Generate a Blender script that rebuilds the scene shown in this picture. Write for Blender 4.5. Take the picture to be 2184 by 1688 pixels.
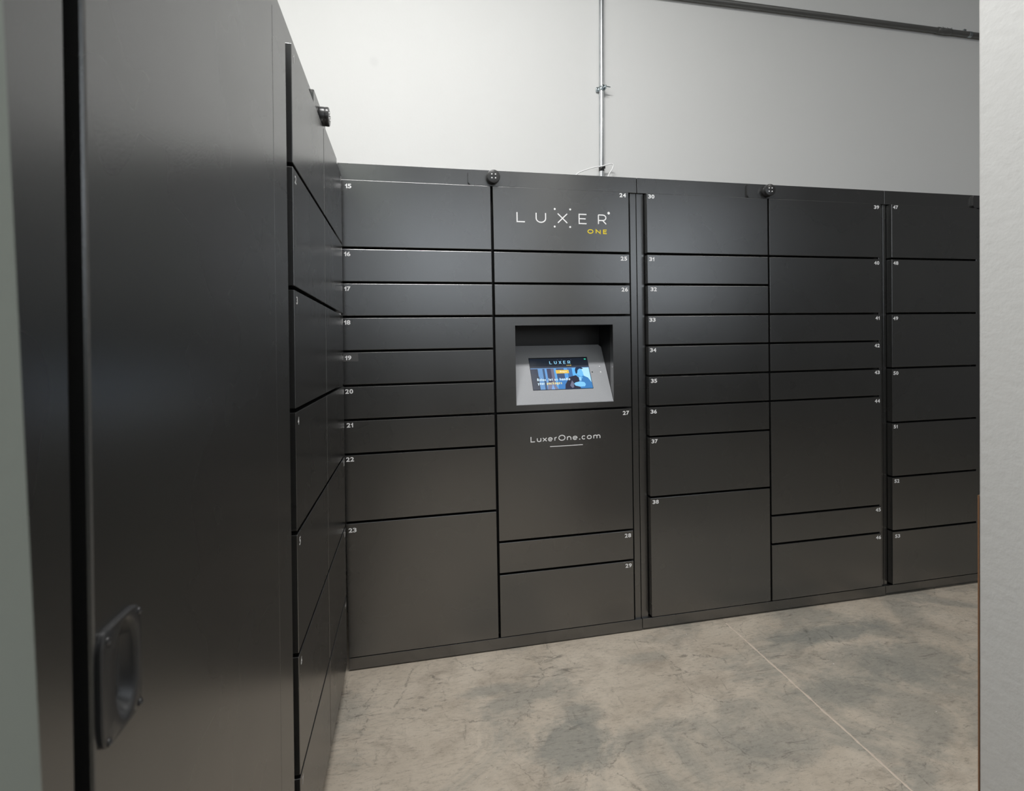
import bpy, bmesh, math, random
from mathutils import Vector, Matrix
random.seed(7)
for o in list(bpy.data.objects): bpy.data.objects.remove(o)
S = bpy.context.scene
COL = S.collection

# ------------------------------------------------------------ camera
cam = bpy.data.cameras.new('camera'); cam_ob = bpy.data.objects.new('camera', cam); COL.objects.link(cam_ob)
cam.sensor_fit = 'HORIZONTAL'; cam.sensor_width = 36; cam.lens = 1082.497/2184*36
cam.shift_y = -(844-753.481)/2184; cam.clip_start = .02
R = Vector((.97954478, -.20044111, -.01775907)); U = Vector((.0210358, .01422941, .99967746)); F = Vector((.20012376, .97960241, -.01815478))
M = Matrix.Identity(4)
for i in range(3):
    M[i][0] = R[i]; M[i][1] = U[i]; M[i][2] = -F[i]
M.translation = (.24906, -2.02949, 1.26859)
cam_ob.matrix_world = M
cam.dof.use_dof = True; cam.dof.focus_distance = 1.7; cam.dof.aperture_fstop = 5.6
S.camera = cam_ob

# ------------------------------------------------------------ world, lights, exposure
S.view_settings.view_transform = 'Standard'; S.view_settings.look = 'None'
S.view_settings.gamma = 1; S.view_settings.use_curve_mapping = False
S.view_settings.exposure = 0.16
w = bpy.data.worlds.new('world'); S.world = w; w.use_nodes = True
w.node_tree.nodes['Background'].inputs[0].default_value = (.8, .82, .86, 1); w.node_tree.nodes['Background'].inputs[1].default_value = .15
def area(name, loc, size, power, color=(1, 1, 1), target=None, sizey=None):
    l = bpy.data.lights.new(name, 'AREA'); l.energy = power; l.color = color
    l.shape = 'RECTANGLE'; l.size = size; l.size_y = sizey or size
    o = bpy.data.objects.new(name, l); COL.objects.link(o); o.location = loc
    d = (Vector(target) - Vector(loc)) if target else Vector((0, 0, -1))
    o.rotation_euler = d.to_track_quat('-Z', 'Y').to_euler()
    return o
# ceiling lamp of the room, then two added fill lights
area('ceiling_lamp', (.30, -1.32, 3.7), 1.2, 68, (1, .99, .975), sizey=.22)
area('aisle_fill', (3.6, -2.2, 4.0), .4, 15, (1, .96, .9), sizey=1.2)  # added ambient fill for the right-hand side, not a fixture of the room
area('rear_fill', (2.0, -4.85, 2.45), 5.6, 37, (.86, .93, 1), target=(2.0, 0, 1.8), sizey=1.5)  # unseen bluish fill added behind the camera, brightens the door reflections; no window built

# ------------------------------------------------------------ node helpers
def lin(r, g, b):
    f = lambda c: (c/255/12.92) if c/255 <= .04045 else ((c/255+.055)/1.055)**2.4
    return (f(r), f(g), f(b), 1)
class NT:
    def __init__(s, name):
        s.m = bpy.data.materials.new(name); s.m.use_nodes = True; s.t = s.m.node_tree
        s.b = s.t.nodes['Principled BSDF']; s.k = s.b.inputs
    def n(s, typ, **kw):
        n = s.t.nodes.new(typ)
        for k, v in kw.items(): setattr(n, k, v)
        return n
    def l(s, a, b): s.t.links.new(a, b)
    def val(s, sock, v):
        if hasattr(v, 'node'): s.l(v, sock)
        else: sock.default_value = v
    def pos(s):
        if not hasattr(s, '_p'): s._p = s.n('ShaderNodeNewGeometry').outputs['Position']
        return s._p
    def objc(s): return s.n('ShaderNodeTexCoord').outputs['Object']
    def mapping(s, vec, scale=(1, 1, 1), rot=(0, 0, 0), loc=(0, 0, 0)):
        m = s.n('ShaderNodeMapping'); s.l(vec, m.inputs[0]); m.inputs['Scale'].default_value = scale; m.inputs['Rotation'].default_value = rot; m.inputs['Location'].default_value = loc
        return m.outputs[0]
    def noise(s, vec, scale, detail=4, rough=.55, dist=0):
        n = s.n('ShaderNodeTexNoise'); s.l(vec, n.inputs['Vector']); n.inputs['Scale'].default_value = scale; n.inputs['Detail'].default_value = detail
        n.inputs['Roughness'].default_value = rough; n.inputs['Distortion'].default_value = dist
        return n.outputs[0]
    def ramp(s, fac, *st):
        r = s.n('ShaderNodeValToRGB'); s.l(fac, r.inputs[0]); e = r.color_ramp.elements
        for i, (p, c) in enumerate(st):
            el = e[i] if i < 2 else e.new(p)
            el.position = p; el.color = c if isinstance(c, tuple) else (c, c, c, 1)
        return r.outputs[0]
    def mix(s, fac, a, b, mode='MIX'):
        m = s.n('ShaderNodeMix', data_type='RGBA', blend_type=mode)
        s.val(m.inputs[0], fac); s.val(m.inputs[6], a); s.val(m.inputs[7], b)
        return m.outputs[2]
    def math(s, op, a, b=0., c=None):
        m = s.n('ShaderNodeMath', operation=op); s.val(m.inputs[0], a); s.val(m.inputs[1], b)
        if c is not None: s.val(m.inputs[2], c)
        return m.outputs[0]
    def bump(s, h, strength=.2, dist=.001):
        b = s.n('ShaderNodeBump'); s.l(h, b.inputs['Height']); b.inputs['Strength'].default_value = strength; b.inputs['Distance'].default_value = dist
        s.l(b.outputs[0], s.k['Normal'])
def simple(name, col, rough=.5, metal=0., **kw):
    t = NT(name); t.k['Base Color'].default_value = col; t.k['Roughness'].default_value = rough; t.k['Metallic'].default_value = metal
    for k, v in kw.items(): t.k[k].default_value = v
    return t.m
def powder(name, base, rough, spec=.5, lo=.72, hi=1.28):
    t = NT(name); p = t.pos()
    big = t.noise(p, 2.2, 3, .6)
    c = t.mix(t.ramp(big, (.3, 0.), (.75, 1.)), base, tuple(min(1, x*1.12) for x in base[:3])+(1,))
    # faint rubbed marks and specks of dust
    streak = t.noise(t.mapping(p, (9, 9, 1.6)), 3.0, 6, .7, .6)
    c = t.mix(t.math('MULTIPLY', t.ramp(streak, (.68, 0.), (.86, 1.)), .12), c, (.12, .12, .12, 1))
    dust = t.noise(p, 160, 1, .5)
    c = t.mix(t.math('MULTIPLY', t.ramp(dust, (.80, 0.), (.86, 1.)), .25), c, (.28, .28, .28, 1))
    c = t.mix(1.0, c, t.ramp(t.noise(p, 380, 2, .7), (.3, lo), (.7, hi)), 'MULTIPLY')
    t.l(c, t.k['Base Color'])
    r = t.math('ADD', t.math('MULTIPLY', t.ramp(big, (.3, 0.), (.75, 1.)), .05), rough)
    t.l(r, t.k['Roughness']); t.k['Specular IOR Level'].default_value = spec
    t.bump(t.noise(p, 420, 3, .7), .22, .0006)
    return t.m
PAINT = powder('dark_powder_coat', (.012, .0119, .0114, 1), .25)
PAINT.node_tree.nodes['Principled BSDF'].inputs['IOR'].default_value = 2.5
PAINT_IN = simple('locker_inside_black', (.006, .006, .006, 1), .7)
LINING = simple('recess_dark_paint', (.010, .010, .0105, 1), .38)
WHITE = simple('white_print', (.95, .95, .96, 1), .5)
YELLOW = simple('yellow_print', (.85, .66, .03, 1), .5)
PUCK = simple('black_plastic', (.035, .035, .036, 1), .3)
CHROME = simple('bright_steel', (.85, .86, .88, 1), .12, 1.)
DECK = powder('console_grey_coat', (.37, .38, .40, 1), .42, lo=.95, hi=1.05)
TAPE = simple('clear_tape', (.09, .09, .09, 1), .35)

# ------------------------------------------------------------ mesh helpers
def link(name, me, mats, parent=None, **props):
    o = bpy.data.objects.new(name, me); COL.objects.link(o)
    for m in (mats if isinstance(mats, (list, tuple)) else [mats]): me.materials.append(m)
    if parent is not None: o.parent = parent
    for k, v in props.items(): o[k] = v
    return o
def fin(bm, name, mats, parent=None, smooth=False, **props):
    bmesh.ops.recalc_face_normals(bm, faces=bm.faces)
    me = bpy.data.meshes.new(name); bm.to_mesh(me); bm.free()
    if smooth:
        for p in me.polygons: p.use_smooth = True
        try: me.set_sharp_from_angle(angle=math.radians(40))
        except Exception: pass
    return link(name, me, mats, parent, **props)
def add_box(bm, x0, x1, y0, y1, z0, z1, bev=0., seg=2, mi=0):
    b = bmesh.new(); bmesh.ops.create_cube(b, size=1)
    for v in b.verts:
        v.co = ((x0+x1)/2+v.co.x*(x1-x0), (y0+y1)/2+v.co.y*(y1-y0), (z0+z1)/2+v.co.z*(z1-z0))
    if bev: bmesh.ops.bevel(b, geom=b.edges[:], offset=bev, segments=seg, affect='EDGES', profile=.5)
    for f in b.faces: f.material_index = mi
    me = bpy.data.meshes.new('t'); b.to_mesh(me); b.free(); bm.from_mesh(me); bpy.data.meshes.remove(me)
def box(name, x0, x1, y0, y1, z0, z1, mat, parent=None, bev=0., smooth=None, **props):
    bm = bmesh.new(); add_box(bm, x0, x1, y0, y1, z0, z1, bev)
    return fin(bm, name, mat, parent, smooth=bool(smooth), **props)
def add_prism(bm, pts, y0, y1, mi=0, bev=0.):
    """polygon in x-z, extruded along y"""
    b = bmesh.new()
    a = [b.verts.new((x, y0, z)) for x, z in pts]; c = [b.verts.new((x, y1, z)) for x, z in pts]
    front = b.faces.new(a); b.faces.new(list(reversed(c)))
    n = len(pts)
    for i in range(n): b.faces.new((a[i], c[i], c[(i+1) % n], a[(i+1) % n]))
    if bev: bmesh.ops.bevel(b, geom=[e for e in front.edges], offset=bev, segments=2, affect='EDGES')
    for f in b.faces: f.material_index = mi
    me = bpy.data.meshes.new('t'); b.to_mesh(me); b.free(); bm.from_mesh(me); bpy.data.meshes.remove(me)
def add_lathe(bm, prof, cx, cy, cz, n=28, axis='y', mi=0):
    """prof: (radius, distance along axis)"""
    rings = []
    for r, h in prof:
        ring = []
        for i in range(n):
            a = 2*math.pi*i/n; u, v = r*math.cos(a), r*math.sin(a)
            if axis == 'y': co = (cx+u, cy+h, cz+v)
            elif axis == 'z': co = (cx+u, cy+v, cz+h)
            else: co = (cx+h, cy+u, cz+v)
            ring.append(bm.verts.new(co))
        rings.append(ring)
    for a, b in zip(rings, rings[1:]):
        for i in range(n):
            f = bm.faces.new((a[i], a[(i+1) % n], b[(i+1) % n], b[i])); f.material_index = mi
    for ring in (rings[0], rings[-1]):
        f = bm.faces.new(ring); f.material_index = mi
def add_tube(bm, pts, r, n=12, mi=0):
    pts = [Vector(p) for p in pts]; rings = []
    for i, p in enumerate(pts):
        d = (pts[min(i+1, len(pts)-1)] - pts[max(i-1, 0)]).normalized()
        a = d.orthogonal() if i == 0 else (rings_a - d*rings_a.dot(d)); a.normalize(); rings_a = a
        b = d.cross(a)
        rings.append([bm.verts.new(p + a*r*math.cos(2*math.pi*k/n) + b*r*math.sin(2*math.pi*k/n)) for k in range(n)])
    for A, B in zip(rings, rings[1:]):
        for i in range(n):
            f = bm.faces.new((A[i], A[(i+1) % n], B[(i+1) % n], B[i])); f.material_index = mi
    for ring in (rings[0], rings[-1]): bm.faces.new(ring).material_index = mi
def smooth_path(P, sub=8):
    P = [Vector(p) for p in P]; out = []
    for i in range(len(P)-1):
        a, b, c, d = P[max(i-1, 0)], P[i], P[i+1], P[min(i+2, len(P)-1)]
        for k in range(sub):
            t = k/sub
            out.append(.5*((2*b)+(c-a)*t+(2*a-5*b+4*c-d)*t*t+(3*b-a-3*c+d)*t**3))
    out.append(P[-1]); return out
def empty(name, label, cat, group=None, M=None):
    o = bpy.data.objects.new(name, None); COL.objects.link(o); o.empty_display_size = .1
    o['label'] = label; o['category'] = cat
    if group: o['group'] = group
    if M is not None: o.matrix_world = M
    return o

# ---- lettering: strokes of constant width (x right, z up), laid on a face at depth y
def add_stroke(bm, pts, wd, y, mi=0, closed=False, T=None):
    T = T or (lambda x, z: Vector((x, y, z)))
    P = [Vector(p) for p in pts]; n = len(P); L = []; Rr = []
    for i in range(n):
        if closed: d0 = (P[i]-P[i-1]).normalized(); d1 = (P[(i+1) % n]-P[i]).normalized()
        else:
            d1 = (P[min(i+1, n-1)]-P[min(i, n-2)]).normalized(); d0 = (P[max(i, 1)]-P[max(i-1, 0)]).normalized()
        t = (d0+d1).normalized(); nn = Vector((-t.y, t.x)); k = wd/2/max(.35, nn.dot(Vector((-d1.y, d1.x))))
        L.append(bm.verts.new(T(*(P[i]+nn*k)))); Rr.append(bm.verts.new(T(*(P[i]-nn*k))))
    for i in range(n if closed else n-1):
        j = (i+1) % n; f = bm.faces.new((L[i], Rr[i], Rr[j], L[j])); f.material_index = mi
def arc(cx, cz, rx, rz, a0, a1, n=14):
    return [(cx+rx*math.cos(math.radians(a0+(a1-a0)*i/n)), cz+rz*math.sin(math.radians(a0+(a1-a0)*i/n))) for i in range(n+1)]
def add_disc(bm, cx, cz, r, y, mi=0, T=None, n=16):
    T = T or (lambda x, z: Vector((x, y, z)))
    f = bm.faces.new([bm.verts.new(T(cx+r*math.cos(2*math.pi*i/n), cz+r*math.sin(2*math.pi*i/n))) for i in range(n)]); f.material_index = mi
def glyph(ch, h):
    """strokes in a unit box (x 0..1, z 0..h)"""
    G = {
     'L': [[(0, h), (0, 0), (1, 0)]],
     'U': [[(0, h), (0, .42*h)] + arc(.5, .42*h, .5, .42*h, 180, 360)[1:] + [(1, h)]],
     'X': [[(0, h), (1, 0)], [(0, 0), (1, h)]],
     'E': [[(1, h), (0, h), (0, 0), (1, 0)], [(.05, .52*h), (.88, .52*h)]],
     'R': [[(0, 0), (0, h)], [(0, h), (.55, h)] + arc(.55, .70*h, .42, .30*h, 90, -90)[1:] + [(0, .40*h)], [(.55, .40*h), (1, 0)]],
     'O': [arc(.5, .5*h, .5, .5*h, 0, 360, 28)[:-1]],
     'N': [[(0, 0), (0, h), (1, 0), (1, h)]],
     'u': [[(0, h), (0, .4*h)] + arc(.5, .4*h, .5, .4*h, 180, 360)[1:] + [(1, h)], [(1, .5*h), (1, 0)]],
     'x': [[(0, h), (1, 0)], [(0, 0), (1, h)]],
     'e': [[(0, .5*h), (1, .5*h)] + arc(.5, .5*h, .5, .5*h, 0, 318, 20)[1:]],
     'r': [[(0, h), (0, 0)], [(0, .5*h)] + arc(1, .5*h, 1, .5*h, 170, 90, 6)],
     'n': [[(0, h), (0, 0)], [(0, .5*h)] + arc(.5, .55*h, .5, .45*h, 170, 0)+[(1, 0)]],
     'm': [[(0, h), (0, 0)], [(0, .5*h)] + arc(.25, .6*h, .25, .4*h, 170, 0, 8)+[(.5, 0)], [(.5, .5*h)] + arc(.75, .6*h, .25, .4*h, 170, 0, 8)+[(1, 0)]],
     'c': [arc(.5, .5*h, .5, .5*h, 45, 315, 18)],
     'o': [arc(.5, .5*h, .5, .5*h, 0, 360, 24)[:-1]],
     'a': [arc(.5, .5*h, .5, .5*h, 0, 360, 20)[:-1], [(1, h), (1, 0)]],
     'l': [[(.5, 1.5*h), (.5, 0)]],
     't': [[(.4, 1.35*h), (.4, .15*h), (.9, 0)], [(0, h), (.9, h)]],
     's': [[(.95, .85*h), (.5, h), (.08, .75*h), (.5, .52*h), (.92, .27*h), (.5, 0), (.03, .15*h)]],
     'h': [[(0, 1.5*h), (0, 0)], [(0, .5*h)] + arc(.5, .55*h, .5, .45*h, 170, 0, 8)+[(1, 0)]],
     'd': [arc(.5, .5*h, .5, .5*h, 0, 360, 20)[:-1], [(1, 1.5*h), (1, 0)]],
     'y': [[(0, h), (.5, 0)], [(1, h), (.3, -.5*h)]],
     'p': [arc(.5, .5*h, .5, .5*h, 0, 360, 20)[:-1], [(0, h), (0, -.5*h)]],
     'k': [[(0, 1.5*h), (0, 0)], [(.95, h), (.1, .45*h), (1, 0)]],
     'g': [arc(.5, .5*h, .5, .5*h, 0, 360, 20)[:-1], [(1, h), (1, -.25*h), (.5, -.5*h), (.1, -.38*h)]],
     'i': [[(.5, h), (.5, 0)]],
     'B': [[(0, 0), (0, h), (.6, h)] + arc(.6, .76*h, .35, .24*h, 90, -90, 8) + [(0, .52*h)], [(.6, .52*h)] + arc(.6, .26*h, .4, .26*h, 90, -90, 8) + [(0, 0)]],
    }
    return G[ch]
def add_letter(bm, ch, x0, x1, z0, z1, wd, y=0, mi=0, T=None):
    h = 1.; x0 += wd/2; x1 -= wd/2; z0 += wd/2; z1 -= wd/2
    for k, st in enumerate(glyph(ch, h)):
        closed = ch in 'Ooadpg' and len(st) > 15
        lift = Vector((0, -.00007*k, 0)); TT = (lambda a_, b_: (T(a_, b_) if T else Vector((a_, y, b_))) + lift)
        add_stroke(bm, [(x0+(x1-x0)*x, z0+(z1-z0)*z) for x, z in st], wd, y, mi, closed, TT)
def add_word(bm, s, x, z, h, adv, wdl, wd, T, mi=0):
    for ch in s:
        if ch == ' ': x += adv*.7; continue
        if ch in ',.': add_disc(bm, x+wd, z, wd*.75, 0, mi, T, 8); x += adv*.5; continue
        ww = wdl*(.45 if ch in 'li' else .65 if ch in 'rt' else 1)
        hh = h*1.45 if ch in 'RB' else h
        add_letter(bm, ch, x, x+ww, z, z+hh, wd, 0, mi, T); x += ww+(adv-wdl)

# ---- numerals on the doors: built-in font, converted to mesh, scaled to the printed size
_num = {}; _dig = {}
def digit(ch):
    """outline of one figure as (verts, faces) in a unit box"""
    if ch in _dig: return _dig[ch]
    if ch == '1':
        V = [(.52, 0), (1, 0), (1, 1), (.62, 1), (.52, .86), (.30, .76), (0, .73), (0, .56), (.52, .56)]; F = [tuple(range(9))]
    else:
        c = bpy.data.curves.new('n', 'FONT'); c.body = ch; c.size = 1; c.offset = .030; c.extrude = 0; c.resolution_u = 4
        o = bpy.data.objects.new('n', c); COL.objects.link(o); bpy.context.view_layer.update()
        dg = bpy.context.evaluated_depsgraph_get(); me = bpy.data.meshes.new_from_object(o.evaluated_get(dg))
        COL.objects.unlink(o); bpy.data.objects.remove(o)
        xs = [v.co.x for v in me.vertices]; ys = [v.co.y for v in me.vertices]
        V = [((v.co.x-min(xs))/(max(xs)-min(xs)), (v.co.y-min(ys))/(max(ys)-min(ys))) for v in me.vertices]
        F = [tuple(p.vertices) for p in me.polygons]
    _dig[ch] = (V, F); return _dig[ch]
def num_mesh(s):
    if s in _num: return _num[s]
    H = .0172; x = 0; V = []; F = []
    for ch in s:
        w1 = .0078 if ch == '1' else .0136
        v, f = digit(ch); n0 = len(V)
        V += [(x+a*w1, 0, b*H) for a, b in v]; F += [tuple(i+n0 for i in q_) for q_ in f]; x += w1+.0019
    me = bpy.data.meshes.new('number'); me.from_pydata(V, [], F); me.update(); me.materials.append(WHITE)
    _num[s] = (me, x-.0019, H); return _num[s]

# ------------------------------------------------------------ floor, walls
def floor_mat():
    t = NT('stained_concrete'); p = t.pos()
    beige = (.52, .45, .365, 1); pale = (.64, .565, .47, 1); grey = (.27, .272, .245, 1); dark = (.075, .073, .065, 1); brown = (.33, .28, .225, 1)
    sx = t.n('ShaderNodeSeparateXYZ'); t.l(p, sx.inputs[0])
    c = t.mix(t.ramp(t.noise(p, 3.2, 8, .68, .5), (.35, 0.), (.68, 1.)), beige, pale)
    c = t.mix(t.math('MULTIPLY', t.ramp(t.noise(t.mapping(p, (1, 1.6, 1), (0, 0, .3)), 4.5, 10, .72, .7), (.50, 0.), (.66, 1.)), .55), c, brown)
    # broad grey-green stains, commoner to the right of the saw cut
    bias = t.ramp(t.math('MULTIPLY', sx.outputs[0], .4), (.45, 0.), (.75, 1.))
    g = t.math('ADD', t.noise(t.mapping(p, (1, 1.4, 1), (0, 0, .5)), 2.1, 12, .66, .7), t.math('MULTIPLY', bias, .085))
    c = t.mix(t.math('MULTIPLY', t.ramp(g, (.52, 0.), (.64, 1.)), .55), c, grey)
    def blotch(cx, cy, rx, ry, amt, rot=0.):
        nonlocal c
        v = t.n('ShaderNodeVectorMath', operation='SUBTRACT'); t.l(p, v.inputs[0]); v.inputs[1].default_value = (cx, cy, 0)
        m = t.mapping(v.outputs[0], (1/rx, 1/ry, 0), (0, 0, rot))
        ln = t.n('ShaderNodeVectorMath', operation='LENGTH'); t.l(m, ln.inputs[0])
        d = t.math('ADD', ln.outputs['Value'], t.math('MULTIPLY', t.math('SUBTRACT', t.noise(p, 9, 12, .72, .5), .5), 2.0))
        c = t.mix(t.math('MULTIPLY', t.ramp(d, (.55, 1.), (1.15, 0.)), amt), c, grey)
    blotch(.72, -.52, .17, .12, .75, .3); blotch(.80, -.40, .10, .06, .6); blotch(.52, -.21, .14, .04, .55, -.5)
    blotch(2.0, -.18, .33, .07, .75, -.3); blotch(2.15, -.42, .30, .14, .6); blotch(1.72, -.50, .20, .10, .6, .4); blotch(1.35, -.66, .2, .09, .5, -.5); blotch(1.15, -.16, .12, .04, .4, -.4)
    # trowel sweeps: dark ragged scuffs running across
    mask = t.ramp(t.noise(p, 1.9, 3, .5), (.44, 0.), (.62, 1.))
    sw = t.noise(t.mapping(p, (2.0, 9, 1), (0, 0, -.35)), 3.2, 14, .78, .8)
    c = t.mix(t.math('MULTIPLY', t.ramp(sw, (.555, 0.), (.67, 1.)), t.math('MULTIPLY', mask, .85)), c, dark)
    sw2 = t.noise(t.mapping(p, (9, 2.4, 1), (0, 0, .75)), 3.6, 14, .78, .6)
    c = t.mix(t.math('MULTIPLY', t.ramp(sw2, (.59, 0.), (.71, 1.)), .6), c, dark)
    # fine directional grain
    gr = t.noise(t.mapping(p, (9, 26, 1), (0, 0, -.30)), 3.5, 12, .85, .3)
    c = t.mix(t.math('MULTIPLY', t.ramp(gr, (.52, 0.), (.66, 1.)), .55), c, dark)
    c = t.mix(t.math('MULTIPLY', t.ramp(gr, (.34, 1.), (.47, 0.)), .30), c, pale)
    # hairline cracks, broken up
    dn = t.n('ShaderNodeTexNoise'); t.l(p, dn.inputs[0]); dn.inputs['Scale'].default_value = 6; dn.inputs['Detail'].default_value = 12; dn.inputs['Roughness'].default_value = .65
    for sc_, mk in ((2.3, 3.1), (3.7, 2.2)):
        vo = t.n('ShaderNodeTexVoronoi', feature='DISTANCE_TO_EDGE'); vo.inputs['Scale'].default_value = sc_
        add = t.n('ShaderNodeVectorMath', operation='MULTIPLY_ADD'); t.l(dn.outputs[1], add.inputs[0]); add.inputs[1].default_value = (.16, .16, 0); t.l(p, add.inputs[2])
        t.l(add.outputs[0], vo.inputs['Vector'])
        br = t.math('MULTIPLY', t.ramp(t.noise(p, mk, 2), (.50, 0.), (.60, 1.)), t.ramp(t.noise(p, 45, 4, .7), (.42, 0.), (.56, 1.)))
        c = t.mix(t.math('MULTIPLY', t.ramp(vo.outputs[0], (.002, 1.), (.010, 0.)), t.math('MULTIPLY', br, .55)), c, dark)
    # pits, flecks of white
    c = t.mix(t.math('MULTIPLY', t.ramp(t.noise(p, 75, 6, .8), (.62, 0.), (.70, 1.)), .65), c, dark)
    c = t.mix(t.math('MULTIPLY', t.ramp(t.noise(p, 48, 2, .5), (.775, 0.), (.79, 1.)), .9), c, (.85, .83, .8, 1))
    t.l(c, t.k['Base Color'])
    t.l(t.ramp(g, (.4, .66), (.65, .52)), t.k['Roughness']); t.k['Specular IOR Level'].default_value = .3
    t.bump(t.noise(p, 55, 9, .75), .35, .002)
    return t.m
def wall_mat(name, col, bumpy=.15, scale=90, dist=.002):
    t = NT(name); p = t.pos()
    c = t.mix(t.ramp(t.noise(p, 1.2, 3), (.3, 0.), (.8, 1.)), col, tuple(x*.97 for x in col[:3])+(1,))
    t.l(c, t.k['Base Color']); t.k['Roughness'].default_value = .85; t.k['Specular IOR Level'].default_value = .2
    t.bump(t.noise(p, scale, 4, .6), bumpy, dist); return t, c
WT, _c = wall_mat('painted_wall', (.74, .74, .73, 1))
# two faint grey smudges on the back wall
for (sx_, sz_) in ((.148, 3.03), (.118, 2.63)):
    v = WT.n('ShaderNodeVectorMath', operation='DISTANCE'); WT.l(WT.pos(), v.inputs[0]); v.inputs[1].default_value = (sx_, .5, sz_)
    _c = WT.mix(WT.math('MULTIPLY', WT.ramp(v.outputs['Value'], (.012, 1.), (.028, 0.)), .15), _c, (.5, .5, .5, 1))
WT.l(_c, WT.k['Base Color'])
RT, _c = wall_mat('near_painted_wall', (.65, .65, .64, 1), .35, 45, .003)
sc = RT.noise(RT.mapping(RT.pos(), (3, 3, 14), (.25, 0, 0)), 6, 6, .7, .5)
_c = RT.mix(RT.math('MULTIPLY', RT.ramp(sc, (.66, 0.), (.78, 1.)), .18), _c, (.25, .25, .25, 1)); RT.l(_c, RT.k['Base Color'])
JT, _c = wall_mat('jamb_green_grey_paint', (.30, .335, .31, 1), .08)
CT, _c = wall_mat('ceiling_paint', (.55, .55, .54, 1))

def struct(name, x0, x1, y0, y1, z0, z1, mat, bev=0.):
    return box(name, x0, x1, y0, y1, z0, z1, mat, None, bev, kind='structure')
fl = struct('floor', -.75, 6.6, -5.1, .62, -.1, 0, floor_mat())
struct('wall_back', -.75, 6.6, .5, .62, 0, 4.3, WT.m)
struct('wall_left', -.75, -.6, -5.1, .5, 0, 4.3, WT.m)
FT, _c = wall_mat('dark_rear_wall', (.10, .10, .10, 1)); struct('wall_front', -.6, 6.45, -5.1, -4.95, 0, 4.3, FT.m); GT, _c = wall_mat('grey_side_wall', (.36, .36, .36, 1)); struct('wall_far', 6.45, 6.6, -5.1, .5, 0, 4.3, GT.m)
struct('ceiling', -.75, 6.6, -5.1, .62, 4.3, 4.4, CT.m)
struct('wall_right', 1.357, 1.49, -2.7, -1.229, 0, 4.3, RT.m, .004)
bm = bmesh.new(); add_box(bm, -.6, .055, -2.3, -1.721, 0, 4.3, .006)
for v in bm.verts: v.co.x += (1.27-v.co.z)*.012
fin(bm, 'trim_1', JT.m, smooth=True, kind='structure')
WOOD = NT('brown_wood'); WOOD.l(WOOD.mix(WOOD.noise(WOOD.mapping(WOOD.pos(), (20, 20, 1.5)), 4, 5), (.22, .11, .055, 1), (.32, .17, .09, 1)), WOOD.k['Base Color']); WOOD.k['Roughness'].default_value = .5
struct('trim_2', 1.3568, 1.47, -1.2288, -1.2270, 0, .95, WOOD.m)
# saw-cut joint filled with pale dust: a narrow wavering strip
bm = bmesh.new(); prev = None; rr = random.Random(3); wx = 0
for i in range(150):
    y = -.012 - i*.012; wx = wx*.8 + rr.uniform(-.0012, .0012); wd = .0040+rr.uniform(-.0014, .0014)
    x = 1.6180 + (y+.016)*.0199 + wx
    cur = [bm.verts.new((x-wd, y, .0005)), bm.verts.new((x, y, .0018)), bm.verts.new((x+wd, y, .0005))]
    if prev:
        bm.faces.new((prev[0], prev[1], cur[1], cur[0])); bm.faces.new((prev[1], prev[2], cur[2], cur[1]))
    prev = cur
JM = NT('joint_dust'); JM.l(JM.mix(JM.noise(JM.pos(), 80, 5), (.58, .49, .40, 1), (.78, .67, .57, 1)), JM.k['Base Color']); JM.k['Roughness'].default_value = .9
fin(bm, 'joint_filler', JM.m, fl)

# ------------------------------------------------------------ locker units
u = .132; ZT = 14*u+.44*u; GAP = .009; HZ = 1.976
def Z(k): return ZT-k*u
NUMOFF = {15: (.0262, .0158), 16: (.0168, .0102), 17: (.0145, .0108), 18: (.0110, .0077), 19: (.0115, .0113), 20: (.0093, .0083), 21: (.0119, .0062), 22: (.0067, .006), 23: (.01, .0163), 24: (.0123, .0052), 25: (.0107, .0098), 26: (.0088, .0094), 27: (.0109, .0093), 28: (.0095, .0108), 29: (.0086, .0095), 30: (.0065, .0053), 31: (.0079, .0101), 32: (.0124, .0077), 33: (.0049, .0077), 34: (.0062, .0067), 35: (.0085, .0081), 36: (.0054, .0096), 37: (.0078, .0068), 38: (.0091, .0078), 39: (.008, .0089), 40: (.0081, .0095), 41: (.0081, .0083), 42: (.008, .008), 43: (.0081, .0045), 44: (.0081, .0097), 45: (.006, .0068), 46: (.005, .009), 47: (.0081, .0051), 48: (.0084, .0085), 49: (.0059, .0104), 50: (.0062, .0111), 51: (.0065, .0066), 52: (.0096, .0077), 53: (.0126, .0129)}
TH = .034; FR = .035          # door thickness; frame plane behind the door fronts
def door(root, x0, x1, k0, k1, num=None, right=False, bev=.0015):
    d = box('door', x0, x1, 0, TH, Z(k1)+(GAP if k1 < 14 else .008), Z(k0), PAINT, root, bev)
    if num is not None:
        me, W, H = num_mesh(str(num)); ox, oz = NUMOFF.get(num, (.012, .012))
        o = bpy.data.objects.new('number', me); COL.objects.link(o); o.parent = d
        o.location = (x1-ox-W if right else x0+ox, -.0004, Z(k0)-oz-H)
    return d
def puck(parent, x, z, y0, h=.026, rot=0.):
    bm = bmesh.new()
    add_lathe(bm, [(.0240, .001), (.0262, -.001), (.0268, -.004), (.0268, -.012), (.0262, -.014), (.0262, -.0155), (.0268, -.017), (.0268, -.023), (.0260, -.0252), (.0245, -h)], x, y0, z, 40)
    for a in range(4):
        an = math.radians(45+90*a)+rot
        add_lathe(bm, [(.0028, -h+.001), (.0028, -h-.0010), (.0018, -h-.0020)], x+.0105*math.cos(an), y0, z+.0105*math.sin(an), 10, mi=1)  # reflected glints put into the colour: small raised white dots
    return fin(bm, 'round_camera', [PUCK, WHITE], parent, smooth=True, label='round black puck with four glints painted as white dots')
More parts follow.
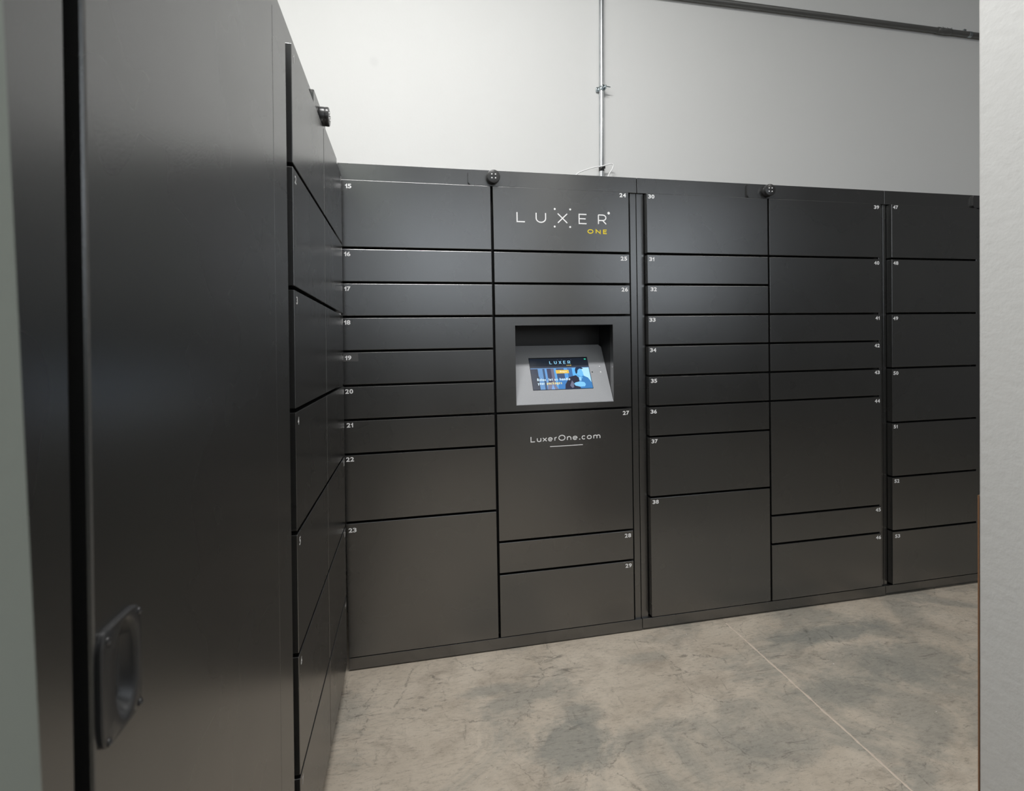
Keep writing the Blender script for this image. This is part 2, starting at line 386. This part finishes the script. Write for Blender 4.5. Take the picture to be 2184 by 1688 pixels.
def header_plate(root, x0, x1, cx=None, z0=1.9095, z1=1.972, hd=.02):
    c = .009; bm = bmesh.new()
    add_prism(bm, [(x0+c, z0), (x1-c, z0), (x1, z0+c*1.3), (x1, z1-c*1.3), (x1-c, z1), (x0+c, z1), (x0, z1-c*1.3), (x0, z0+c*1.3)], hd-.0100, hd+.002, bev=.0012)
    p = fin(bm, 'header_plate', PAINT, root)
    if cx is not None: puck(p, cx, 1.9415, hd-.0100)
    return p
def unit(name, label, u0, u1, cols, M=None, hd=.02, depth=.45, group='dark parcel locker cabinets', kick=.058, gap=.006, posts=True, slope=0., pocket=None):
    root = empty(name, label, 'locker', group, M)
    bm = bmesh.new(); g = .0012
    if pocket:
        a_, b_, c_, d_ = pocket; y1 = .172
        add_box(bm, u0+g, a_, FR+.0005, y1, kick+.004, HZ-.003); add_box(bm, b_, u1-g, FR+.0005, y1, kick+.004, HZ-.003)
        add_box(bm, a_, b_, FR+.0005, y1, kick+.004, c_); add_box(bm, a_, b_, FR+.0005, y1, d_, HZ-.003)
        add_box(bm, u0+g, u1-g, y1, depth, kick+.004, HZ-.003)
    else: add_box(bm, u0+g, u1-g, FR+.0005, depth, kick+.004, HZ-.003)
    fin(bm, 'carcass', PAINT_IN, root)
    box('header', u0+g, u1-g, hd, depth, ZT+.004, HZ, PAINT, root, .0012)
    bm = bmesh.new(); add_box(bm, u0+g, u1-g, hd, .10, gap, kick-.006, .0012)
    for v in bm.verts:
        if v.co.z < kick/2: v.co.z += slope*v.co.x
    fin(bm, 'kick_plate', PAINT, root)
    bm = bmesh.new(); add_box(bm, u0+.01, u1-.01, .07, depth, 0, kick)
    for v in bm.verts:
        if v.co.z < kick/2: v.co.z += slope*v.co.x
    fin(bm, 'plinth', PAINT_IN, root)
    a = min(c[0] for c in cols); b = max(c[1] for c in cols)
    if a-u0 > .02: box('frame_post', u0+g, a-.003, FR-.006, FR+.03, kick-.012, ZT+.006, PAINT, root, .0015)
    if u1-b > .02: box('frame_post', b+.0185, u1-g, FR-.006, FR+.03, kick-.012, ZT+.006, PAINT, root, .0015)
    side = box('side_panel', u1-.004, u1-g, FR+.03, depth+.001, kick, HZ-.004, PAINT, root)
    side = box('side_panel', u0+g, u0+.004, FR+.03, depth+.001, kick, HZ-.004, PAINT, root)
    doors = {}
    for c in cols:
        x0, x1, lst = c[0], c[1], c[2]; right = len(c) > 3
        for k0, k1, n in lst:
            if n == 'kiosk': doors['kiosk'] = (x0, x1, k0, k1)
            else: doors[n] = door(root, x0, x1, k0, k1, n if isinstance(n, int) else None, right, .0015 if M is None else .0012)
    return root, doors

A = [(0, 2, 15), (2, 3, 16), (3, 4, 17), (4, 5, 18), (5, 6, 19), (6, 7, 20), (7, 8, 21), (8, 10, 22), (10, 14, 23)]
B = [(0, 2, 24), (2, 3, 25), (3, 4, 26), (4, 7, 'kiosk'), (7, 11, 27), (11, 12, 28), (12, 14, 29)]
Cc = [(0, 2, 30), (2, 3, 31), (3, 4, 32), (4, 5, 33), (5, 6, 34), (6, 7, 35), (7, 8, 36), (8, 10, 37), (10, 14, 38)]
D = [(0, 2, 39), (2, 4, 40), (4, 5, 41), (5, 6, 42), (6, 7, 43), (7, 11, 44), (11, 12, 45), (12, 14, 46)]
E_ = [(2*i, 2*i+2, 47+i) for i in range(7)]
r1, d1 = unit('parcel_locker', 'dark parcel locker with lit touchscreen and doors 15 to 29, in the corner', -.004, 1.2305, [(0, .5869, A), (.5963, 1.1829, B, 1)], gap=.006, pocket=(.677, 1.105, 1.005, 1.346))
r2, d2 = unit('parcel_locker', 'dark parcel locker with doors 30 to 46, middle of the back row', 1.2305, 2.513, [(1.2663, 1.8564, Cc), (1.8656, 2.4717-.002, D, 1)], gap=.009)
r3, d3 = unit('parcel_locker', 'dark parcel locker with doors 47 to 53, behind the white wall end', 2.513, 3.66, [(2.5341, 3.048, E_)], gap=.015)
header_plate(r1, .4985, .6985, .5985)
header_plate(r2, 1.7600, 1.9600, 1.861)
header_plate(r3, 3.037, 3.237)
box('filler_panel', 3.058, 3.655, .012, FR, .06, ZT, PAINT, r3, .0015)
# small clear tape behind number 19
bm = bmesh.new(); add_box(bm, .003, .060, -.0003, .0002, Z(5)-.034, Z(5)-.004)
fin(bm, 'tape_label', TAPE, d1[19], label='clear tape behind the number')

# ---- logo on door 24, web address on door 27
def flat_part(name, build, mat, parent, **props):
    bm = bmesh.new(); build(bm); return fin(bm, name, mat, parent, **props)
for ch, a, b in (('L', .6923, .7295), ('U', .7726, .8172), ('X', .8649, .9103), ('E', .9576, .9948), ('R', 1.0429, 1.0818)):
    flat_part('logo_letter', lambda bm: add_letter(bm, ch, a, b, 1.7645, 1.8075, .0046, -.0005), WHITE, d1[24], label='white logo letter '+ch)
for x, z, r in ((.8546, 1.8234, .0042), (.9215, 1.8239, .0042), (.8533, 1.7510, .0042), (.9203, 1.751, .0042), (1.0913, 1.8141, .0058)):
    flat_part('logo_dot', lambda bm: add_disc(bm, x, z, r, -.0005), WHITE, d1[24], label='white logo dot')
for ch, a, b in (('O', .9958, 1.0222), ('N', 1.0321, 1.0543), ('E', 1.065, 1.0837)):
    flat_part('logo_letter', lambda bm: add_letter(bm, ch, a, b, 1.7255, 1.7445, .0040, -.0005), YELLOW, d1[24], label='yellow logo letter '+ch)
bm = bmesh.new(); zb = .8605
for ch, a, b, h in (('L', .7351, .7556, .0245), ('u', .7618, .7808, .0175), ('x', .7859, .8056, .0175), ('e', .8096, .8297, .0175), ('r', .8373, .8489, .0175), ('O', .8547, .8851, .0245),
                    ('n', .8914, .9109, .0175), ('e', .9167, .938, .0175), ('c', .9562, .9747, .0175), ('o', .9795, 1.001, .0175), ('m', 1.0081, 1.0399, .0175)):
    add_letter(bm, ch, a, b, zb, zb+h, .0037, -.0005)
add_disc(bm, .9478, zb+.0024, .0026, -.0005)
add_stroke(bm, [(.8177, .8385), (.9611, .8388)], .0030, -.0005)
fin(bm, 'web_address', WHITE, d1[27], label='white printed web address underlined')

# ---- touchscreen console
x0, x1, k0, k1 = d1['kiosk']; za, zb_ = Z(k1)+GAP, Z(k0); ox0, ox1, oz0, oz1 = .6784, 1.1030, 1.0148, 1.3434
bm = bmesh.new()
vo = [(x0, za), (x1, za), (x1, zb_), (x0, zb_)]; vi = [(ox0, oz0), (ox1, oz0), (ox1, oz1), (ox0, oz1)]
fo = [bm.verts.new((a, 0, b)) for a, b in vo]; fi = [bm.verts.new((a, 0, b)) for a, b in vi]
bo = [bm.verts.new((a, TH, b)) for a, b in vo]; bi = [bm.verts.new((a, TH, b)) for a, b in vi]
for i in range(4):
    j = (i+1) % 4
    bm.faces.new((fo[i], fo[j], fi[j], fi[i])); bm.faces.new((bo[i], bi[i], bi[j], bo[j]))
    bm.faces.new((fo[i], bo[i], bo[j], fo[j])); bm.faces.new((fi[i], fi[j], bi[j], bi[i]))
bmesh.ops.bevel(bm, geom=[e for e in bm.edges if all(v in fo for v in e.verts)], offset=.0018, segments=2, affect='EDGES')
kp = fin(bm, 'console_panel', PAINT, r1, label='panel with square opening around the touchscreen')
DY, DZ = .1418, 1.259-1.015; DL = math.hypot(DY, DZ); sa, ca = DZ/DL, DY/DL
# recess lining: roof, back, both sides (open in front)
bm = bmesh.new()
e = .0; yb = .160
def q(*p): bm.faces.new([bm.verts.new(c) for c in p])
y_f = TH-.001
q((ox0, y_f, oz1), (ox1, y_f, oz1), (ox1, yb, oz1), (ox0, yb, oz1))
q((ox0, yb, oz0), (ox1, yb, oz0), (ox1, yb, oz1), (ox0, yb, oz1))
q((ox0, y_f, oz0), (ox0, yb, oz0), (ox0, yb, oz1), (ox0, y_f, oz1))
q((ox1, y_f, oz0), (ox1, yb, oz0), (ox1, yb, oz1), (ox1, y_f, oz1))
fin(bm, 'recess_lining', LINING, kp)
def TD(x, s, off=.0):     # point on the sloping deck: x across, s up the slope, off above it
    return Vector((x, s*ca - off*sa, 1.015 + s*sa + off*ca))
bm = bmesh.new()
pts = [(ox0+.0005, .001), (ox1-.0005, .001), (ox1-.0005, DL-.012), (ox1-.012, DL), (ox0+.0005, DL)]
top = [bm.verts.new(TD(a, s, 0)) for a, s in pts]; bot = [bm.verts.new(TD(a, s, -.006)) for a, s in pts]
f = bm.faces.new(top); bm.faces.new(bot[::-1])
for i in range(5): bm.faces.new((top[i], bot[i], bot[(i+1) % 5], top[(i+1) % 5]))
bmesh.ops.bevel(bm, geom=list(f.edges), offset=.0012, segments=2, affect='EDGES')
deck = fin(bm, 'console_deck', DECK, kp, label='sloping grey console face around the screen')
for xx, ss, r, m in ((1.0739, .1701, .0026, 'lens'), (1.0345, .1435, .0026, 'hole'), (1.0733, .1423, .0032, 'button')):
    bm = bmesh.new(); ring = []
    for rr_, off in ((r, 0), (r, .0012), (r*.7, .0018)): ring.append([bm.verts.new(TD(xx+rr_*math.cos(i*math.pi/8), ss+rr_*math.sin(i*math.pi/8), off)) for i in range(16)])
    for a, b in zip(ring, ring[1:]):
        for i in range(16): bm.faces.new((a[i], a[(i+1) % 16], b[(i+1) % 16], b[i]))
    bm.faces.new(ring[-1])
    fin(bm, 'screw_head' if m != 'hole' else 'sensor_hole', {'lens': CHROME, 'hole': PAINT_IN, 'button': WHITE}[m], kp)
# screen: dark bezel and the lit picture, one flat display
def emis(name, col, s=1.):
    t = NT(name); t.k['Base Color'].default_value = (.01, .01, .01, 1); t.k['Roughness'].default_value = .15
    t.k['Emission Color'].default_value = col; t.k['Emission Strength'].default_value = s; return t.m
SM = [simple('screen_bezel', (.008, .009, .012, 1), .2)]
SCOL = {}
def sc_mi(rgb):
    if rgb not in SCOL: SM.append(emis('screen_light_%d' % len(SM), lin(*rgb))); SCOL[rgb] = len(SM)-1
    return SCOL[rgb]
SX0, SX1, SS0, SS1 = .7595, 1.0228, .0668, .2175
bm = bmesh.new()
def TS(layer):
    return lambda x, y: TD(SX0+(SX1-SX0)*x, SS0+(SS1-SS0)*y, .0010+.00010*layer)
def poly(pts, rgb, layer):
    T = TS(layer); f = bm.faces.new([bm.verts.new(T(x, y)) for x, y in pts]); f.material_index = sc_mi(rgb) if rgb else 0
def rect(a, b, c, d, rgb, layer): poly([(a, c), (b, c), (b, d), (a, d)], rgb, layer)
bz = [(-.006, -.012), (1.006, -.012), (1.006, 1.012), (-.006, 1.012)]
T0, T1 = TS(-9), TS(0); lo = [bm.verts.new(T0(*p)) for p in bz]; hi = [bm.verts.new(T1(*p)) for p in bz]
bm.faces.new(hi)
for i in range(4): bm.faces.new((lo[i], lo[(i+1) % 4], hi[(i+1) % 4], hi[i]))
rect(0, 1, .72, .985, (22, 30, 42), 1)
rect(0, 1, .67, .735, (52, 58, 70), 2)
rect(0, 1, 0, .67, (74, 132, 190), 1)
rect(0, 1, .655, .675, (110, 150, 200), 3)
for a, b, rgb in ((0, .12, (60, 66, 82)), (.12, .20, (104, 148, 196)), (.20, .235, (66, 88, 120)), (.235, .27, (104, 156, 214)), (.27, .34, (70, 72, 96)), (.34, .39, (110, 110, 130)), (.39, .43, (94, 160, 220)), (.43, .56, (66, 84, 116)), (.56, .62, (84, 154, 222)), (.62, .70, (66, 112, 168))):
    rect(a, b, 0, .655, rgb, 2)
poly([(0, .0), (.10, .0), (.13, .4), (.05, .5), (0, .52)], (62, 68, 82), 3)
poly([(.24, 0), (.42, 0), (.36, .22), (.26, .22)], (124, 126, 150), 3)
poly([(.30, 0), (.36, 0), (.335, .17)], (128, 168, 220), 4)
poly([(.42, 0), (.60, 0), (.62, .33), (.44, .32)], (70, 128, 190), 3)
rect(.70, .995, 0, .655, (96, 178, 240), 3)
poly([(.86, .655), (.995, .655), (.995, .05), (.9, .25)], (176, 226, 248), 4)
# man in profile: shoulder and jacket, neck, head, hair, hand
poly([(.74, 0), (.995, 0), (.995, .18), (.95, .33), (.88, .40), (.80, .38), (.74, .30)], (62, 124, 184), 5)
poly([(.76, .30), (.77, .50), (.84, .50), (.86, .33), (.81, .26)], (96, 168, 222), 6)
poly([(.765, .46), (.762, .56), (.775, .63), (.82, .65), (.865, .61), (.872, .54), (.885, .51), (.873, .49), (.872, .43), (.855, .39), (.82, .40), (.79, .43)], (112, 188, 240), 7)
poly([(.752, .48), (.748, .58), (.765, .66), (.82, .70), (.865, .675), (.895, .63), (.87, .61), (.83, .63), (.795, .58), (.782, .50), (.768, .46)], (30, 48, 78), 8)
poly([(.53, 0), (.545, .14), (.60, .28), (.62, .36), (.70, .40), (.75, .42), (.79, .34), (.795, .10), (.79, 0)], (44, 44, 62), 8)
poly([(.62, .10), (.65, .02), (.68, .04), (.69, .18), (.665, .26)], (110, 112, 134), 9)
poly([(.69, .15), (.72, .19), (.80, .22), (.87, .19), (.89, .13), (.87, .06), (.79, .05), (.71, .09)], (130, 200, 246), 10)
rect(.795, .83, .24, .36, (150, 206, 250), 9)
# yellow button with a short white caption
rect(.42, .64, .49, .60, (226, 190, 84), 9)
T = TS(11); add_word(bm, 'Begin', .49, .525, .030, .026, .020, .006, T, sc_mi((250, 246, 226)))
# title letters and slogan
T = TS(12)
for ch, a in (('L', .335), ('U', .415), ('X', .495), ('E', .575), ('R', .65)):
    add_letter(bm, ch, a, a+.047, .795, .895, .011, 0, sc_mi((150, 214, 250)), T)
for x, y in ((.478, .93), (.553, .93), (.478, .765), (.553, .765), (.712, .92)): add_disc(bm, x, y, .005, 0, sc_mi((120, 130, 170)), T, 8)
add_word(bm, 'ONE', .62, .725, .035, .032, .024, .006, T, sc_mi((190, 170, 90)))
Wc = sc_mi((214, 238, 252))
add_word(bm, 'Relax, let us handle', .085, .265, .060, .033, .026, .010, T, Wc)
add_word(bm, 'your', .085, .150, .060, .033, .026, .010, T, Wc)
add_word(bm, 'packages', .235, .150, .060, .033, .026, .010, T, sc_mi((236, 222, 150)))
rect(.945, .975, .925, .955, (60, 214, 170), 5)
for f in bm.faces:
    pass
me = bpy.data.meshes.new('touchscreen'); bm.to_mesh(me); bm.free()
link('touchscreen', me, SM, kp, label='lit blue touchscreen with logo and a smiling man')

# ---- left bank: same cabinets seen edge-on, in a frame turned to face +X
ex = Vector((1.0001, -.0001019, -.0101878)).normalized(); ez = Vector((.01018784, .01, 1)).normalized(); ey = ez.cross(ex).normalized()
O = Vector((.01103, 0, 1.25)) - ez*1.25 + ez*.0061
ML = Matrix.Identity(4)
for i in range(3): ML[i][0] = ey[i]; ML[i][1] = -ex[i]; ML[i][2] = ez[i]
ML.translation = O
for n in range(1, 15): NUMOFF[n] = (.017 if n < 8 else .012, .012)
c1 = [(2*i, 2*i+2, 1+i) for i in range(7)]; c2 = [(2*i, 2*i+2, 8+i) for i in range(7)]
r4, d4 = unit('parcel_locker', 'dark parcel locker with doors 1 to 7 seen almost edge-on, left of the corner', -.9045, -.0085, [(-.8683, -.4512, c1), (-.4432, -.0420, c2, 1)], ML, slope=.01, gap=0.0)
header_plate(r4, -.548, -.342, -.4415)
# oversize unit: one tall door with a flush pull
r5 = empty('tall_locker', 'tall dark locker with one full-height door and flush pull, left foreground', 'locker', None, ML)
a, b = -1.72, -.9055
box('carcass', a, b, FR+.0005, .45, .06, HZ-.003, PAINT_IN, r5)
box('header', a, b, .019, .45, ZT-.012, HZ, PAINT, r5, .0012)
box('kick_plate', a, b, .02, .10, -.012, .054, PAINT, r5, .0012)
tall = box('door', -1.5885, -.9262, -.0005, .034, .060, ZT-.018, PAINT, r5, .0030)
box('edge_strip', -1.030, -.9290, -.0008, .0005, .066, ZT-.026, PAINT, r5, .0003)
box('frame_post', a, -1.6085, .0005, .045, .058, ZT+.002, PAINT, r5, .0025)
# flush pull: plate with an oval cup, four screws
bm = bmesh.new()
px0, px1, pz0, pz1 = -1.5865, -1.5265, .9345, 1.0285; cx, cz, rx, rz = -1.5510, .9825, .0172, .0405; n = 48
def sup(i, hx, hz, p=6.):
    a_ = 2*math.pi*i/n; c_, s_ = math.cos(a_), math.sin(a_)
    return (math.copysign(abs(c_)**(2/p), c_)*hx, math.copysign(abs(s_)**(2/p), s_)*hz)
pcx, pcz = (px0+px1)/2, (pz0+pz1)/2; hw, hh = (px1-px0)/2, (pz1-pz0)/2
rings = []
def ring(f, y): rings.append([bm.verts.new((x, y, z)) for x, z in (f(i) for i in range(n))])
ring(lambda i: (pcx+sup(i, hw, hh)[0], pcz+sup(i, hw, hh)[1]), -.0004)
ring(lambda i: (pcx+sup(i, hw, hh)[0], pcz+sup(i, hw, hh)[1]), -.0040)
ring(lambda i: (pcx+sup(i, hw-.0012, hh-.0012)[0], pcz+sup(i, hw-.0012, hh-.0012)[1]), -.0052)
for k_, yy in ((1.06, -.0052), (1.0, -.0045), (.94, -.0015), (.80, .0065), (.55, .0095)):
    ring(lambda i: (cx+sup(i, rx*k_, rz*k_, 2.1)[0], cz+sup(i, rx*k_, rz*k_, 2.1)[1]), yy)
for A_, B_ in zip(rings, rings[1:]):
    for i in range(n): bm.faces.new((A_[i], A_[(i+1) % n], B_[(i+1) % n], B_[i]))
bm.faces.new(rings[-1])
pull = fin(bm, 'flush_pull', PUCK, tall, smooth=True, label='black flush pull with oval finger cup')
for xx, zz in ((-1.5780, 1.0195), (-1.5310, 1.0200), (-1.5310, .9400), (-1.5780, .9400)):
    bm = bmesh.new(); add_lathe(bm, [(.0032, 0), (.0030, -.0010), (.0018, -.0016), (.0013, -.0009)], xx, -.0050, zz, 14)
    fin(bm, 'screw', PUCK, tall, smooth=True)
# the cup needs a real pocket in the door face
cut = bmesh.new(); add_lathe(cut, [(1., -.02), (1., .012)], 0, 0, 0, 32)
for v in cut.verts: v.co = (cx+v.co.x*rx*1.03, v.co.y, cz+v.co.z*rz*1.03)
bmesh.ops.recalc_face_normals(cut, faces=cut.faces)
cme = bpy.data.meshes.new('cut'); cut.to_mesh(cme); cut.free(); co = bpy.data.objects.new('cut', cme); COL.objects.link(co); co.matrix_world = ML
md = tall.modifiers.new('b', 'BOOLEAN'); md.object = co; md.operation = 'DIFFERENCE'; md.solver = 'EXACT'
bpy.context.view_layer.update(); dg = bpy.context.evaluated_depsgraph_get()
nm = bpy.data.meshes.new_from_object(tall.evaluated_get(dg)); tall.modifiers.clear(); tall.data = nm
bpy.data.objects.remove(co)

# ------------------------------------------------------------ conduits and cable
GALV = NT('galvanised_steel'); GALV.k['Metallic'].default_value = .9
GALV.l(GALV.ramp(GALV.noise(GALV.mapping(GALV.pos(), (1, 1, .3)), 60, 4), (.3, (.55, .58, .60, 1)), (.7, (.72, .74, .76, 1))), GALV.k['Base Color']); GALV.k['Roughness'].default_value = .28
GALV2 = simple('zinc_fitting', (.45, .50, .52, 1), .25, 1.)
DULL = NT('dull_steel_pipe'); DULL.k['Metallic'].default_value = .5; DULL.k['Base Color'].default_value = (.16, .16, .155, 1); DULL.k['Roughness'].default_value = .4
c1_ = empty('electrical_conduit', 'shiny vertical steel conduit on the white wall above the lockers', 'conduit')
c1_.location = (1.268, .484, 1.99)
def P(o, root): o.parent = root; o.matrix_parent_inverse = Matrix.Translation(-root.location); return o
vx = lambda z: 1.2555+(z-2.1)*.0140
bm = bmesh.new(); add_tube(bm, [(vx(1.99), .484, 1.99), (vx(2.5), .484, 2.5), (vx(3.12), .484, 3.098)], .0128, 20)
P(fin(bm, 'pipe', GALV.m, None, smooth=True), c1_)
bm = bmesh.new(); zc = 2.587; xc = vx(zc)
add_lathe(bm, [(.0150, -.011), (.0158, -.010), (.0158, .010), (.0150, .011)], xc, .484, zc, 20, 'z')
add_box(bm, xc-.026, xc-.012, .488, .4985, zc-.012, zc+.010, .001)
add_box(bm, xc-.006, xc+.008, .460, .472, zc-.006, zc+.012, .0015)
add_box(bm, xc+.010, xc+.016, .455, .498, zc-.010, zc+.010, .001)
add_tube(bm, [(xc-.004, .462, zc+.006), (xc+.040, .462, zc+.002)], .0026, 8)
P(fin(bm, 'pipe_clamp', GALV2, None, smooth=True), c1_)
bm = bmesh.new(); add_lathe(bm, [(.0136, -.012), (.0142, -.010), (.0142, .010), (.0136, .012)], vx(2.175), .484, 2.172, 20, 'z')
add_prism(bm, [(vx(2.17)+.004, 2.178), (vx(2.17)+.014, 2.186), (vx(2.17)+.014, 2.170), (vx(2.17)-.01, 2.168)], .466, .470)
P(fin(bm, 'black_tie', simple('black_tie_plastic', (.02, .02, .02, 1), .4), None, smooth=True), c1_)
bm = bmesh.new()
path = smooth_path([(1.070, .462, 1.9785), (1.0850, .462, 2.085), (1.1119, .462, 2.1301), (1.1501, .461, 2.1511), (1.2088, .461, 2.1708), (1.2473, .458, 2.178), (1.2809, .461, 2.1890), (1.3030, .463, 2.1950), (1.3135, .463, 2.187), (1.3060, .463, 2.166), (1.2852, .462, 2.1337), (1.262, .462, 2.06), (1.262, .462, 1.9785)])
add_tube(bm, path, .0030, 10)
cb = fin(bm, 'white_cable', simple('white_cable_sheath', (.93, .93, .93, 1), .35), None, smooth=True)
cb['label'] = 'thin white cable looped over the conduit behind the lockers'; cb['category'] = 'cable'
c2_ = empty('ceiling_conduit', 'dark horizontal steel conduit high on the wall, top right', 'conduit')
c2_.location = (3.2, .480, 3.111)
bm = bmesh.new(); add_tube(bm, [(.9, .482, 3.1135), (3.2, .482, 3.1135), (6.4, .482, 3.1135)], .0155, 20)
P(fin(bm, 'pipe', DULL.m, None, smooth=True), c2_)
bm = bmesh.new(); xc = 3.46
add_lathe(bm, [(.0165, -.050), (.0185, -.046), (.0185, -.004), (.0175, 0), (.0185, .004), (.0185, .046), (.0165, .050)], xc, .482, 3.1135, 24, 'x')
o = P(fin(bm, 'coupling', DULL.m, None, smooth=True), c2_)
for dx in (-.032, .0, .032):
    bm = bmesh.new(); add_lathe(bm, [(.0045, 0), (.0045, -.006), (.003, -.0075)], xc+dx, .4655, 3.119+.002*(dx > 0), 12)
    P(fin(bm, 'set_screw', CHROME, None, smooth=True), c2_)
bm = bmesh.new(); xc = 3.655
add_lathe(bm, [(.0162, -.012), (.0172, -.011), (.0172, .011), (.0162, .012)], xc, .482, 3.1135, 24, 'x')
add_box(bm, xc-.028, xc-.010, .490, .4985, 3.120, 3.150, .001)
P(fin(bm, 'pipe_strap', GALV2, None, smooth=True), c2_)
